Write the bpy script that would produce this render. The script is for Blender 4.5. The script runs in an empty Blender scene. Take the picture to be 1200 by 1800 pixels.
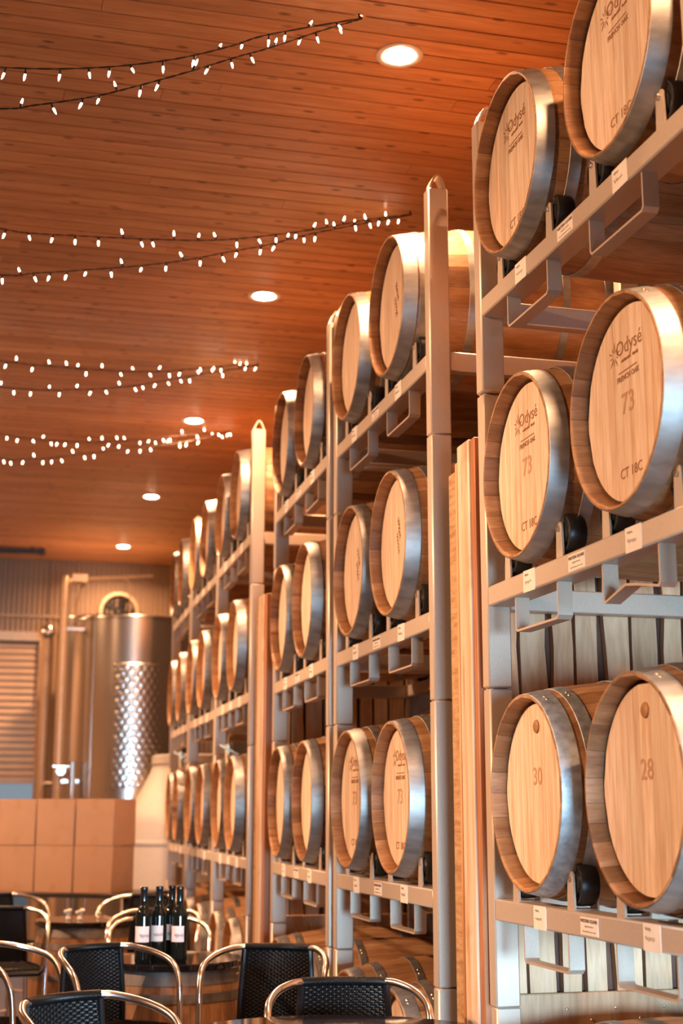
import bpy, bmesh, math, random
from mathutils import Vector, Matrix, Euler
random.seed(11)
PI = math.pi
sc = bpy.context.scene
COL = sc.collection
rad = math.radians

# ------------------------------------------------------------------ camera
EYE = 1.6
YAW, PITCH = rad(14.2), rad(11.95)
cam = bpy.data.cameras.new('camera'); camo = bpy.data.objects.new('camera', cam); COL.objects.link(camo)
cam.sensor_fit = 'AUTO'; cam.sensor_width = 36.0; cam.lens = 50.0
cam.clip_start = 0.05; cam.clip_end = 200
cam.dof.use_dof = True; cam.dof.focus_distance = 4.6; cam.dof.aperture_fstop = 2.8
camo.location = (0, 0, EYE)
camo.rotation_euler = (PI/2 + PITCH, 0, -YAW)
sc.camera = camo

# ------------------------------------------------------------------ world / exposure
CEIL = 4.69
world = bpy.data.worlds.new('world'); sc.world = world; world.use_nodes = True
bg = world.node_tree.nodes['Background']
bg.inputs[0].default_value = (0.62, 0.74, 0.86, 1); bg.inputs[1].default_value = 0.35
sc.cycles.max_bounces = 6; sc.cycles.diffuse_bounces = 3; sc.cycles.glossy_bounces = 3; sc.cycles.adaptive_threshold = 0.02
vs = sc.view_settings
vs.view_transform = 'Standard'; vs.look = 'None'; vs.exposure = 0.17; vs.gamma = 1.0; vs.use_curve_mapping = False

def area(name, loc, rot, size, power, color, shape='RECTANGLE', sy=None, spread=None):
    l = bpy.data.lights.new(name, 'AREA'); l.shape = shape; l.size = size
    if sy: l.size_y = sy
    l.energy = power; l.color = color
    if spread: l.spread = spread
    o = bpy.data.objects.new(name, l); COL.objects.link(o)
    o.location = loc; o.rotation_euler = rot
    return o
# cool daylight through the glazed front doors behind the camera (see window_1)
area('daylight_front', (1.55, -3.86, 1.0), (rad(78), 0, 0), 2.8, 255, (0.44, 0.73, 1.0), sy=1.6, spread=rad(56))
# warm room light: recessed ceiling downlights, a row over the racks and three added at left as fill (fixtures are built below)
LIGHT_ROWS = [(1.56, [-3.55, -0.64, 2.27, 5.18, 8.09, 11.0, 13.9, 16.7]), (-1.9, [11.0, 13.9, 16.7])]
SPOTS_Y = [0.6, 3.2, 5.8, 8.4, 11.0]      # added wall spotlights, stand in for an unseen source lighting the racks
SPOT_W, SPOT_C = 1300, (1.0, 0.61, 0.365)
DOWN_C = (1.0, 0.54, 0.28)

# ------------------------------------------------------------------ materials
MATS = {}
def nmat(name):
    m = bpy.data.materials.new(name); m.use_nodes = True
    nt = m.node_tree; b = nt.nodes['Principled BSDF']
    MATS[name] = m
    return m, nt, b
def N(nt, t, **kw):
    n = nt.nodes.new(t)
    for k, v in kw.items(): setattr(n, k, v)
    return n
def L(nt, a, b): nt.links.new(a, b)
def ramp(nt, stops):
    r = N(nt, 'ShaderNodeValToRGB'); e = r.color_ramp.elements
    while len(e) < len(stops): e.new(0.5)
    for i, (p, c) in enumerate(stops): e[i].position = p; e[i].color = (*c, 1)
    return r
def mix(nt, fac, a, b, blend='MIX'):
    n = N(nt, 'ShaderNodeMix', data_type='RGBA', blend_type=blend)
    for sock, v in ((n.inputs[0], fac), (n.inputs[6], a), (n.inputs[7], b)):
        if hasattr(v, 'is_linked'): L(nt, v, sock)
        elif isinstance(v, (int, float)): sock.default_value = v
        else: sock.default_value = (*v, 1)
    return n.outputs[2]
def coords(nt, scale, world_space=False, rnd=True):
    g = N(nt, 'ShaderNodeNewGeometry') if world_space else N(nt, 'ShaderNodeTexCoord')
    src = g.outputs['Position'] if world_space else g.outputs['Object']
    mp = N(nt, 'ShaderNodeMapping'); mp.inputs['Scale'].default_value = scale
    if rnd:
        oi = N(nt, 'ShaderNodeObjectInfo')
        ml = N(nt, 'ShaderNodeMath', operation='MULTIPLY'); ml.inputs[1].default_value = 37.0
        L(nt, oi.outputs['Random'], ml.inputs[0])
        ad = N(nt, 'ShaderNodeVectorMath', operation='ADD')
        L(nt, src, ad.inputs[0]); L(nt, ml.outputs[0], ad.inputs[1]); src = ad.outputs[0]
    L(nt, src, mp.inputs['Vector'])
    return mp.outputs[0], src
def bump(nt, b, h, strength, dist=0.002):
    n = N(nt, 'ShaderNodeBump'); n.inputs['Strength'].default_value = strength; n.inputs['Distance'].default_value = dist
    L(nt, h, n.inputs['Height']); L(nt, n.outputs[0], b.inputs['Normal'])
def wood(name, base, dark, light, scale, rough=0.5, tone=0.25, knots=None, world_space=False, stain=0.0, stain_col=(0.05, 0.016, 0.008), grain=1.0, coat=0.0):
    m, nt, b = nmat(name)
    v, src = coords(nt, scale, world_space)
    n1 = N(nt, 'ShaderNodeTexNoise'); n1.inputs['Scale'].default_value = 1.0; n1.inputs['Detail'].default_value = 4; n1.inputs['Distortion'].default_value = 0.4
    L(nt, v, n1.inputs['Vector'])
    r = ramp(nt, [(0.3, dark), (0.5, base), (0.72, light)]); L(nt, n1.outputs[0], r.inputs[0])
    v2, _ = coords(nt, tuple(s*6*(1 if s > min(scale) else 0.6) for s in scale), world_space)
    n2 = N(nt, 'ShaderNodeTexNoise'); n2.inputs['Scale'].default_value = 1.0; n2.inputs['Detail'].default_value = 2
    L(nt, v2, n2.inputs['Vector'])
    r2 = ramp(nt, [(0.35, (0.72, 0.66, 0.6)), (0.6, (1, 1, 1))]); L(nt, n2.outputs[0], r2.inputs[0])
    c = mix(nt, 0.55*grain, r.outputs[0], r2.outputs[0], 'MULTIPLY')
    oi = N(nt, 'ShaderNodeObjectInfo')
    rt = ramp(nt, [(0.0, (1-tone, 1-tone*1.15, 1-tone*1.3)), (0.5, (1, 1, 1)), (1.0, (1+tone*0.25,)*3)]); L(nt, oi.outputs['Random'], rt.inputs[0])
    c = mix(nt, 1.0, c, rt.outputs[0], 'MULTIPLY')
    if knots:
        ks, kc, kr = knots
        vk, _ = coords(nt, ks, world_space)
        vo = N(nt, 'ShaderNodeTexVoronoi', feature='F1', voronoi_dimensions='2D' if world_space else '3D'); vo.inputs['Scale'].default_value = 1.0; L(nt, vk, vo.inputs['Vector'])
        rk = ramp(nt, [(0.0, (1, 1, 1)), (kr*0.55, (0.85, 0.85, 0.85)), (kr, (0, 0, 0))]); L(nt, vo.outputs['Distance'], rk.inputs[0])
        sp = N(nt, 'ShaderNodeSeparateColor'); L(nt, vo.outputs['Color'], sp.inputs[0])
        mg = N(nt, 'ShaderNodeMath', operation='MULTIPLY'); L(nt, sp.outputs[0], mg.inputs[0]); L(nt, rk.outputs[0], mg.inputs[1])
        c = mix(nt, mg.outputs[0], c, kc)
    if stain:
        vs_, _ = coords(nt, (2.2, 5, 5), world_space)
        ns = N(nt, 'ShaderNodeTexNoise'); ns.inputs['Scale'].default_value = 1.0; ns.inputs['Detail'].default_value = 3; L(nt, vs_, ns.inputs['Vector'])
        rs = ramp(nt, [(0.56, (0, 0, 0)), (0.72, (stain,)*3)]); L(nt, ns.outputs[0], rs.inputs[0])
        c = mix(nt, rs.outputs[0], c, stain_col)
    L(nt, c, b.inputs['Base Color']); b.inputs['Roughness'].default_value = rough
    if coat: b.inputs['Coat Weight'].default_value = coat; b.inputs['Coat Roughness'].default_value = 0.25
    bump(nt, b, n2.outputs[0], 0.25, 0.0015)
    return m
def metal(name, col, rough, metallic=1.0, var=0.12, scale=(14, 14, 14), rvar=0.12):
    m, nt, b = nmat(name)
    v, _ = coords(nt, scale)
    n1 = N(nt, 'ShaderNodeTexNoise'); n1.inputs['Scale'].default_value = 1.0; n1.inputs['Detail'].default_value = 5; L(nt, v, n1.inputs['Vector'])
    r = ramp(nt, [(0.3, tuple(c*(1-var) for c in col)), (0.7, tuple(min(1, c*(1+var)) for c in col))]); L(nt, n1.outputs[0], r.inputs[0])
    L(nt, r.outputs[0], b.inputs['Base Color'])
    mr = N(nt, 'ShaderNodeMapRange'); mr.inputs[3].default_value = rough-rvar*0.5; mr.inputs[4].default_value = rough+rvar
    L(nt, n1.outputs[0], mr.inputs[0]); L(nt, mr.outputs[0], b.inputs['Roughness'])
    b.inputs['Metallic'].default_value = metallic
    return m
def plain(name, col, rough=0.5, metallic=0.0, var=0.06, scale=20.0, **kw):
    m, nt, b = nmat(name)
    v, _ = coords(nt, (scale,)*3)
    n1 = N(nt, 'ShaderNodeTexNoise'); n1.inputs['Scale'].default_value = 1.0; L(nt, v, n1.inputs['Vector'])
    r = ramp(nt, [(0.3, tuple(c*(1-var) for c in col)), (0.7, tuple(min(1, c*(1+var)) for c in col))]); L(nt, n1.outputs[0], r.inputs[0])
    L(nt, r.outputs[0], b.inputs['Base Color'])
    b.inputs['Roughness'].default_value = rough; b.inputs['Metallic'].default_value = metallic
    for k, v_ in kw.items(): b.inputs[k].default_value = v_
    return m
def emit(name, col, strength):
    m, nt, b = nmat(name)
    b.inputs['Base Color'].default_value = (*col, 1)
    b.inputs['Emission Color'].default_value = (*col, 1); b.inputs['Emission Strength'].default_value = strength
    return m

wood('ceiling_pine', (0.66, 0.315, 0.135), (0.55, 0.235, 0.09), (0.73, 0.38, 0.175), (1.6, 16, 16), 0.42, 0.2, ((3.6, 9.05, 1), (0.15, 0.045, 0.016), 0.115), world_space=True)
wood('stave_oak', (0.46, 0.225, 0.095), (0.35, 0.15, 0.055), (0.56, 0.31, 0.14), (5, 26, 26), 0.55, 0.32, None, stain=0.35)
wood('stave_toasted', (0.42, 0.205, 0.09), (0.30, 0.125, 0.05), (0.54, 0.30, 0.14), (5, 26, 26), 0.55, 0.5, None, stain=0.9, stain_col=(0.06, 0.02, 0.012))
wood('head_oak', (0.80, 0.585, 0.415), (0.66, 0.41, 0.25), (0.87, 0.68, 0.52), (34, 42, 2.8), 0.55, 0.14, None, grain=1.1)
wood('partition_board', (0.72, 0.445, 0.255), (0.58, 0.31, 0.15), (0.79, 0.53, 0.335), (12, 12, 2.2), 0.6, 0.25, ((9, 9, 2.4), (0.13, 0.05, 0.02), 0.10))
wood('end_board', (0.55, 0.27, 0.115), (0.36, 0.14, 0.05), (0.70, 0.42, 0.22), (20, 20, 1.6), 0.5, 0.35, ((14, 14, 3), (0.15, 0.05, 0.02), 0.12))
wood('planed_board', (0.70, 0.50, 0.34), (0.52, 0.30, 0.16), (0.78, 0.61, 0.46), (16, 16, 1.2), 0.5, 0.1, ((14, 14, 1.6), (0.22, 0.07, 0.025), 0.2), stain=0.6, stain_col=(0.30, 0.11, 0.04))
wood('sawn_board', (0.50, 0.29, 0.14), (0.36, 0.18, 0.075), (0.60, 0.38, 0.20), (10, 10, 60), 0.65, 0.1)
wood('red_board', (0.42, 0.155, 0.055), (0.32, 0.10, 0.035), (0.52, 0.22, 0.09), (20, 20, 1.6), 0.5, 0.1)
wood('dark_backing', (0.09, 0.032, 0.014), (0.05, 0.016, 0.008), (0.15, 0.055, 0.025), (20, 20, 4), 0.7, 0.2)  # dark layer behind the partition boards, shows through their gaps
metal('hoop_steel', (0.40, 0.385, 0.365), 0.46, 0.9, 0.22, (9, 30, 30))
metal('hoop_galvanised', (0.46, 0.475, 0.48), 0.5, 0.8, 0.30, (38, 38, 38))
metal('rack_steel', (0.60, 0.475, 0.37), 0.40, 0.35, 0.05, (180, 180, 180), 0.06)
metal('hoop_dimmed', (0.17, 0.14, 0.12), 0.5, 0.7, 0.25, (9, 30, 30))  # table hoops, colour darkened to stand for weaker light on the tables
wood('stave_dimmed', (0.30, 0.135, 0.055), (0.21, 0.085, 0.032), (0.38, 0.19, 0.085), (5, 26, 26), 0.4, 0.3)  # table staves, dimmer light at the tables put into the colour
metal('rivet_brass', (0.75, 0.62, 0.42), 0.3, 1.0)
metal('bolt_zinc', (0.62, 0.52, 0.42), 0.32, 1.0)
metal('aluminium', (0.80, 0.74, 0.68), 0.20, 1.0, 0.04, (30, 30, 30), 0.06)
metal('stainless', (0.62, 0.57, 0.52), 0.24, 1.0, 0.05, (3, 3, 1.0), 0.06)
metal('corrugated_steel', (0.36, 0.24, 0.15), 0.5, 0.35, 0.06, (2, 2, 2))
metal('door_steel', (0.50, 0.34, 0.22), 0.5, 0.3, 0.06, (2, 2, 2))
plain('rubber_black', (0.018, 0.016, 0.015), 0.38)
plain('wicker_black', (0.007, 0.005, 0.0045), 0.34, **{'Specular IOR Level': 0.22})
plain('table_black', (0.010, 0.008, 0.008), 0.06, var=0.0)
plain('black_metal', (0.02, 0.017, 0.015), 0.4)
plain('bottle_glass', (0.006, 0.008, 0.006), 0.05, var=0.0)
plain('bottle_foil', (0.012, 0.010, 0.010), 0.22)
plain('label_paper', (0.80, 0.60, 0.52), 0.6)
plain('ink', (0.16, 0.10, 0.08), 0.7)
plain('brand_ink', (0.30, 0.12, 0.05), 0.8)
plain('brand_faint', (0.50, 0.27, 0.14), 0.8)
plain('card_paper', (0.82, 0.70, 0.60), 0.6)
plain('cardboard', (0.40, 0.195, 0.09), 0.75, var=0.05, scale=6)
plain('packing_tape', (0.42, 0.21, 0.10), 0.25)
plain('poly_white', (0.62, 0.55, 0.48), 0.45, var=0.02)
plain('string_wire', (0.035, 0.018, 0.012), 0.6)
plain('socket_green', (0.06, 0.03, 0.015), 0.5)
plain('trim_white', (0.82, 0.74, 0.66), 0.4)
plain('dark_wall', (0.055, 0.036, 0.026), 0.8)
plain('plaster_warm', (0.30, 0.20, 0.13), 0.8)
plain('blue_plastic', (0.012, 0.055, 0.085), 0.45)
plain('porcelain', (0.80, 0.66, 0.50), 0.35)
plain('fan_dark', (0.03, 0.02, 0.015), 0.5)
plain('galvanised_pipe', (0.55, 0.36, 0.22), 0.4, 0.6)
emit('downlight_lens', (1.0, 0.70, 0.44), 210.0)
emit('bulb_glow', (1.0, 0.70, 0.50), 16.0)
m, nt, b = nmat('floor_concrete')
v, _ = coords(nt, (1.2, 1.2, 1.2), True, False)
n1 = N(nt, 'ShaderNodeTexNoise'); n1.inputs['Scale'].default_value = 1.0; n1.inputs['Detail'].default_value = 6; L(nt, v, n1.inputs['Vector'])
r = ramp(nt, [(0.3, (0.055, 0.038, 0.028)), (0.7, (0.09, 0.06, 0.042))]); L(nt, n1.outputs[0], r.inputs[0])
L(nt, r.outputs[0], b.inputs['Base Color']); b.inputs['Roughness'].default_value = 0.35
# dimpled cooling jacket: raised dots as fine relief
m, nt, b = nmat('dimple_jacket')
b.inputs['Base Color'].default_value = (0.62, 0.57, 0.52, 1); b.inputs['Metallic'].default_value = 1.0; b.inputs['Roughness'].default_value = 0.26
m, nt, b = nmat('window_glass')
b.inputs['Base Color'].default_value = (0.9, 0.95, 1, 1); b.inputs['Transmission Weight'].default_value = 1.0; b.inputs['Roughness'].default_value = 0.02

# ------------------------------------------------------------------ mesh helpers
class MB:
    def __init__(s): s.v = []; s.f = []
    def add(s, vs_, fs):
        o = len(s.v); s.v.extend(vs_); s.f.extend([tuple(i+o for i in f) for f in fs]); return s
    def box(s, x0, x1, y0, y1, z0, z1):
        return s.add([(x0,y0,z0),(x1,y0,z0),(x1,y1,z0),(x0,y1,z0),(x0,y0,z1),(x1,y0,z1),(x1,y1,z1),(x0,y1,z1)],
                     [(0,3,2,1),(4,5,6,7),(0,1,5,4),(1,2,6,5),(2,3,7,6),(3,0,4,7)])
    def cbox(s, x0, x1, y0, y1, z0, z1, c=0.004):     # chamfered box
        P = {}; vs_ = []
        X, Y, Z = (x0, x1), (y0, y1), (z0, z1)
        for i in (0, 1):
            for j in (0, 1):
                for k in (0, 1):
                    sx, sy, sz = (1 if i == 0 else -1), (1 if j == 0 else -1), (1 if k == 0 else -1)
                    for a in range(3):
                        p = [X[i], Y[j], Z[k]]
                        if a != 0: p[0] += sx*c
                        if a != 1: p[1] += sy*c
                        if a != 2: p[2] += sz*c
                        P[(i, j, k, a)] = len(vs_); vs_.append(tuple(p))
        F = []
        for i in (0, 1):
            F.append((P[i,0,0,0], P[i,1,0,0], P[i,1,1,0], P[i,0,1,0]))
            F.append((P[0,i,0,1], P[1,i,0,1], P[1,i,1,1], P[0,i,1,1]))
            F.append((P[0,0,i,2], P[1,0,i,2], P[1,1,i,2], P[0,1,i,2]))
        for i in (0, 1):
            for j in (0, 1):
                F.append((P[i,j,0,0], P[i,j,1,0], P[i,j,1,1], P[i,j,0,1]))
                F.append((P[i,0,j,0], P[i,1,j,0], P[i,1,j,2], P[i,0,j,2]))
                F.append((P[0,i,j,1], P[1,i,j,1], P[1,i,j,2], P[0,i,j,2]))
        for i in (0, 1):
            for j in (0, 1):
                for k in (0, 1): F.append((P[i,j,k,0], P[i,j,k,1], P[i,j,k,2]))
        return s.add(vs_, F)
    def tube(s, pts, r, n=10, cap=True, flat=1.0, closed=False):
        pts = [Vector(p) for p in pts]; m_ = len(pts)
        rs = r if isinstance(r, (list, tuple)) else [r]*m_
        rings = []; up = None
        for i, p in enumerate(pts):
            if closed: t = pts[(i+1) % m_] - pts[i-1]
            else: t = pts[min(i+1, m_-1)] - pts[max(i-1, 0)]
            t = t.normalized() if t.length > 1e-9 else Vector((0, 0, 1))
            if up is None:
                up = Vector((0, 0, 1)) if abs(t.z) < 0.9 else Vector((0, 1, 0))
            u = (up - t*up.dot(t))
            u = u.normalized() if u.length > 1e-6 else t.orthogonal().normalized()
            up = u; w = t.cross(u)
            rings.append([tuple(p + u*(math.cos(2*PI*k/n)*rs[i]) + w*(math.sin(2*PI*k/n)*rs[i]*flat)) for k in range(n)])
        vs_ = [q for rg in rings for q in rg]; F = []
        for i in range(m_ if closed else m_-1):
            a, b_ = i*n, ((i+1) % m_)*n
            for k in range(n): F.append((a+k, a+(k+1) % n, b_+(k+1) % n, b_+k))
        if cap and not closed:
            F.append(tuple(range(n))[::-1]); F.append(tuple(range((m_-1)*n, m_*n)))
        return s.add(vs_, F)
    def lathe(s, prof, n=32, axis='z', c=(0, 0, 0), a0=0.0, a1=2*PI):
        full = abs(a1-a0-2*PI) < 1e-6; k_ = n if full else n+1
        vs_ = []
        for (r_, h) in prof:
            for k in range(k_):
                a = a0+(a1-a0)*k/n; x, y = r_*math.cos(a), r_*math.sin(a)
                if axis == 'z': p = (x, y, h)
                elif axis == 'x': p = (h, x, y)
                else: p = (x, h, y)
                vs_.append((p[0]+c[0], p[1]+c[1], p[2]+c[2]))
        F = []
        for i in range(len(prof)-1):
            for k in range(n):
                a, b_ = i*k_+k, i*k_+(k+1) % k_
                F.append((a, b_, b_+k_, a+k_))
        return s.add(vs_, F)
    def prism(s, poly, axis, d0, d1):       # extrude a 2-D polygon; axis is the extrusion axis
        n = len(poly); vs_ = []
        for d in (d0, d1):
            for (a, b_) in poly:
                vs_.append({'x': (d, a, b_), 'y': (a, d, b_), 'z': (a, b_, d)}[axis])
        F = [tuple(range(n))[::-1], tuple(range(n, 2*n))]
        for k in range(n): F.append((k, (k+1) % n, n+(k+1) % n, n+k))
        return s.add(vs_, F)
    def mesh(s, name, mat, smooth=True, angle=38, recalc=True):
        me = bpy.data.meshes.new(name); me.from_pydata(s.v, [], s.f)
        if recalc:
            bm = bmesh.new(); bm.from_mesh(me); bmesh.ops.remove_doubles(bm, verts=bm.verts, dist=1e-6)
            bmesh.ops.recalc_face_normals(bm, faces=bm.faces); bm.to_mesh(me); bm.free()
        me.materials.append(MATS[mat] if isinstance(mat, str) else mat)
        if smooth:
            me.polygons.foreach_set('use_smooth', [True]*len(me.polygons)); me.set_sharp_from_angle(angle=rad(angle))
        me.update()
        return me

def ob(name, me, parent=None, loc=(0, 0, 0), rot=None, scale=None):
    o = bpy.data.objects.new(name, me); COL.objects.link(o)
    if parent is not None: o.parent = parent
    o.location = loc
    if rot is not None: o.rotation_euler = rot
    if scale is not None: o.scale = scale
    return o
def thing(name, label, cat, loc=(0, 0, 0), rot=(0, 0, 0), group=None):
    o = bpy.data.objects.new(name, None); COL.objects.link(o); o.empty_display_size = 0.1
    o.location = loc; o.rotation_euler = rot
    o['label'] = label; o['category'] = cat
    if group: o['group'] = group
    return o
def tag(o, label, cat, group=None):
    o['label'] = label; o['category'] = cat
    if group: o['group'] = group
    return o
def struct(o): o['kind'] = 'structure'; return o
def smooth_path(pts, sub=5):
    P = [Vector(p) for p in pts]; out = []
    for i in range(len(P)-1):
        p0, p1, p2, p3 = P[max(i-1, 0)], P[i], P[i+1], P[min(i+2, len(P)-1)]
        for k in range(sub):
            t = k/sub
            out.append(0.5*((2*p1)+(p2-p0)*t+(2*p0-5*p1+4*p2-p3)*t*t+(3*p1-p0-3*p2+p3)*t**3))
    out.append(P[-1]); return [tuple(p) for p in out]
_txt = {}
def text_mesh(s, size, mat, bold=0.0, spacing=1.0):
    key = (s, size, mat, bold, spacing)
    if key in _txt: return _txt[key]
    cu = bpy.data.curves.new('lettering', 'FONT'); cu.body = s; cu.size = size; cu.align_x = 'CENTER'; cu.align_y = 'CENTER'
    cu.extrude = 0.0004; cu.offset = bold; cu.space_character = spacing; cu.resolution_u = 2
    o = bpy.data.objects.new('lettering', cu); COL.objects.link(o)
    dg = bpy.context.evaluated_depsgraph_get(); dg.update()
    me = bpy.data.meshes.new_from_object(o.evaluated_get(dg))
    bpy.data.objects.remove(o); bpy.data.curves.remove(cu)
    me.materials.clear(); me.materials.append(MATS[mat])
    # turn to face -X: text x -> world -y (reads left to right from the aisle), text y -> z
    me.transform(Matrix(((0, 0, -1, 0), (-1, 0, 0, 0), (0, 1, 0, 0), (0, 0, 0, 1))))
    _txt[key] = me
    return me

# ------------------------------------------------------------------ room shell
RX = 3.1      # right wall
LX = -4.6
BY = 17.86
FY = -4.0
fl = struct(ob('floor', MB().box(LX-0.2, RX+0.2, FY-0.2, BY+0.2, -0.12, 0).mesh('floor', 'floor_concrete', False)))
ce = struct(ob('ceiling', MB().box(LX-0.2, RX+0.2, FY-0.2, BY+0.2, CEIL+0.02, CEIL+0.14).mesh('ceiling', 'ceiling_pine', False)))
struct(ob('wall_right', MB().box(RX, RX+0.12, FY, BY, 0, CEIL+0.02).mesh('wall_right', 'dark_wall', False)))
struct(ob('wall_left', MB().box(LX-0.12, LX, FY, BY, 0, CEIL+0.02).mesh('wall_left', 'plaster_warm', False)))
# front wall with a wide glazed opening
WX0, WX1, WZ0, WZ1 = -0.15, 3.05, 0.12, 2.6
fw = MB()
fw.box(LX, WX0, FY-0.12, FY, 0, CEIL+0.02); fw.box(WX1, RX, FY-0.12, FY, 0, CEIL+0.02)
fw.box(WX0, WX1, FY-0.12, FY, WZ1, CEIL+0.02); fw.box(WX0, WX1, FY-0.12, FY, 0, WZ0)
struct(ob('wall_front', fw.mesh('wall_front', 'plaster_warm', False)))
win = struct(bpy.data.objects.new('window_1', None)); COL.objects.link(win)
fm = MB()
for x in (WX0, WX0+1.05, WX1-1.1, WX1-0.05): fm.box(x, x+0.05, FY-0.09, FY-0.03, WZ0, WZ1)
fm.box(WX0, WX1, FY-0.09, FY-0.03, WZ0, WZ0+0.05); fm.box(WX0, WX1, FY-0.09, FY-0.03, WZ1-0.05, WZ1)
ob('window_frame', fm.mesh('window_frame', 'black_metal', False), win)
for x0, x1 in ((WX0+0.05, WX0+1.05), (WX0+1.1, WX1-1.1), (WX1-1.05, WX1-0.05)):
    ob('pane', MB().box(x0, x1, FY-0.066, FY-0.058, WZ0+0.05, WZ1-0.05).mesh('pane', 'window_glass', False), win)

# ceiling boards, running across the hall
PW = 0.1105
plank = MB()
hw, th, g, cz = PW/2-0.0004, 0.019, 0.0042, 0.010
prof = [(-hw, th), (-hw, cz), (-hw+g-0.001, cz), (-hw+g, 0.001), (-hw+g+0.001, 0), (hw-g-0.001, 0), (hw-g, 0.001), (hw-g+0.001, cz), (hw, cz), (hw, th)]
plank.prism(prof, 'x', 0, 1)
plank_me = plank.mesh('plank', 'ceiling_pine', False)
ny = int((BY-2.35)/PW)
for i in range(ny+1):
    y = BY-PW/2-i*PW
    xs = [-1.6, RX]
    if random.random() < 0.72: xs.insert(1, random.uniform(-0.6, 2.4))
    if len(xs) == 2 and random.random() < 0.5: xs.insert(1, random.uniform(-1.2, 0.4))
    for a, b_ in zip(xs[:-1], xs[1:]):
        ob('plank', plank_me, ce, (a+0.0012, y, CEIL), None, (b_-a-0.0024, 1, 1))

# back wall: vertical corrugated cladding around a roll-up door opening
DX0, DX1, DZ1 = -2.3, 0.76, 3.72
def corrugated(x0, x1, z0, z1, pitch=0.062, amp=0.024):
    mb = MB(); pts = []; x = x0
    while x < x1-1e-6:
        for dx, dy in ((0, 0), (0.36, 0), (0.5, -amp), (0.86, -amp), (1.0, 0)):
            xx = min(x+dx*pitch, x1); pts.append((xx, BY+dy))
        x += pitch
    n = len(pts)
    vs_ = [(px, py, z0) for px, py in pts]+[(px, py, z1) for px, py in pts]
    mb.add(vs_, [(k, k+1, n+k+1, n+k) for k in range(n-1)])
    mb.box(x0, x1, BY+0.003, BY+0.12, z0, z1)
    return mb
wb = corrugated(LX, DX0, 0, CEIL+0.02); t_ = corrugated(DX1, RX, 0, CEIL+0.02); wb.add(t_.v, t_.f)
t_ = corrugated(DX0, DX1, DZ1, CEIL+0.02); wb.add(t_.v, t_.f)
struct(ob('wall_back', wb.mesh('wall_back', 'corrugated_steel', True, 30, recalc=False)))
struct(ob('trim_1', MB().cbox(LX, RX, BY-0.035, BY-0.014, 3.955, 4.0, 0.004).mesh('trim_1', 'corrugated_steel')))
dr = struct(bpy.data.objects.new('door_1', None)); COL.objects.link(dr)
fr = MB()
fr.box(DX1-0.08, DX1+0.02, BY-0.05, BY+0.1, 0, DZ1+0.06); fr.box(DX0-0.02, DX0+0.08, BY-0.05, BY+0.1, 0, DZ1+0.06)
fr.box(DX0+0.08, DX1-0.08, BY-0.05, BY+0.1, DZ1-0.05, DZ1+0.06)
ob('door_frame', fr.mesh('door_frame', 'galvanised_pipe', False), dr)
SL = 0.082
slat_me = MB().prism([(BY+0.02, 0.003), (BY+0.045, 0.003), (BY+0.045, SL), (BY+0.03, SL), (BY+0.012, SL*0.72), (BY+0.006, SL*0.45), (BY+0.012, SL*0.18)], 'x', DX0+0.08, DX1-0.08).mesh('door_slat', 'door_steel')
z = 2.02
while z < DZ1-0.06:
    ob('door_slat', slat_me, dr, (0, 0, z)); z += SL
ob('bottom_rail', MB().cbox(DX0+0.09, DX1-0.09, BY-0.005, BY+0.05, 1.95, 2.02).mesh('bottom_rail', 'door_steel'), dr)
# yard outside the raised door
yard = tag(ob('yard_ground', MB().box(-12, 12, BY+0.3, 40, -0.15, -0.05).mesh('yard_ground', 'floor_concrete', False)), 'concrete yard outside the raised roll-up door', 'ground')
struct(yard)

# ------------------------------------------------------------------ recessed downlights
trim_me = MB().lathe([(0.067, 0.004), (0.070, -0.004), (0.092, -0.007), (0.099, -0.004), (0.100, 0.002)], 40).mesh('trim_ring', 'trim_white')
lens_me = MB().lathe([(0.0005, -0.013), (0.03, -0.012), (0.052, -0.008), (0.0655, -0.002), (0.0655, 0.004)], 40).mesh('lens', 'downlight_lens')
ordn = ['nearest', 'second nearest', 'third nearest', 'fourth nearest', 'farthest']
for (x, ys) in LIGHT_ROWS:
    for y in ys:
        k = round((y-5.18)/2.91)
        if x > 0 and 0 <= k <= 4: lab = ordn[k]+' round white recessed downlight in the pine ceiling above the barrel racks'
        elif x > 0: lab = 'recessed downlight over the racks behind the viewpoint, %s row position' % {-1: 'first', -2: 'second', -3: 'third'}[k]
        else: lab = 'added unseen fill downlight in the ceiling left of the tanks, %s of three' % {2: 'nearest', 3: 'middle', 4: 'farthest'}[k]  # left three are added out of view to fill the far end
        t = thing('ceiling_light', lab, 'ceiling light', (x, y, CEIL), group='recessed downlights')
        ob('trim_ring', trim_me, t); ob('lens', lens_me, t)
        area('downlight', (x, y, CEIL-0.02), (0, 0, 0), 0.12, 76 if x > 0 else 130, DOWN_C, 'DISK', spread=rad(160))
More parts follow.
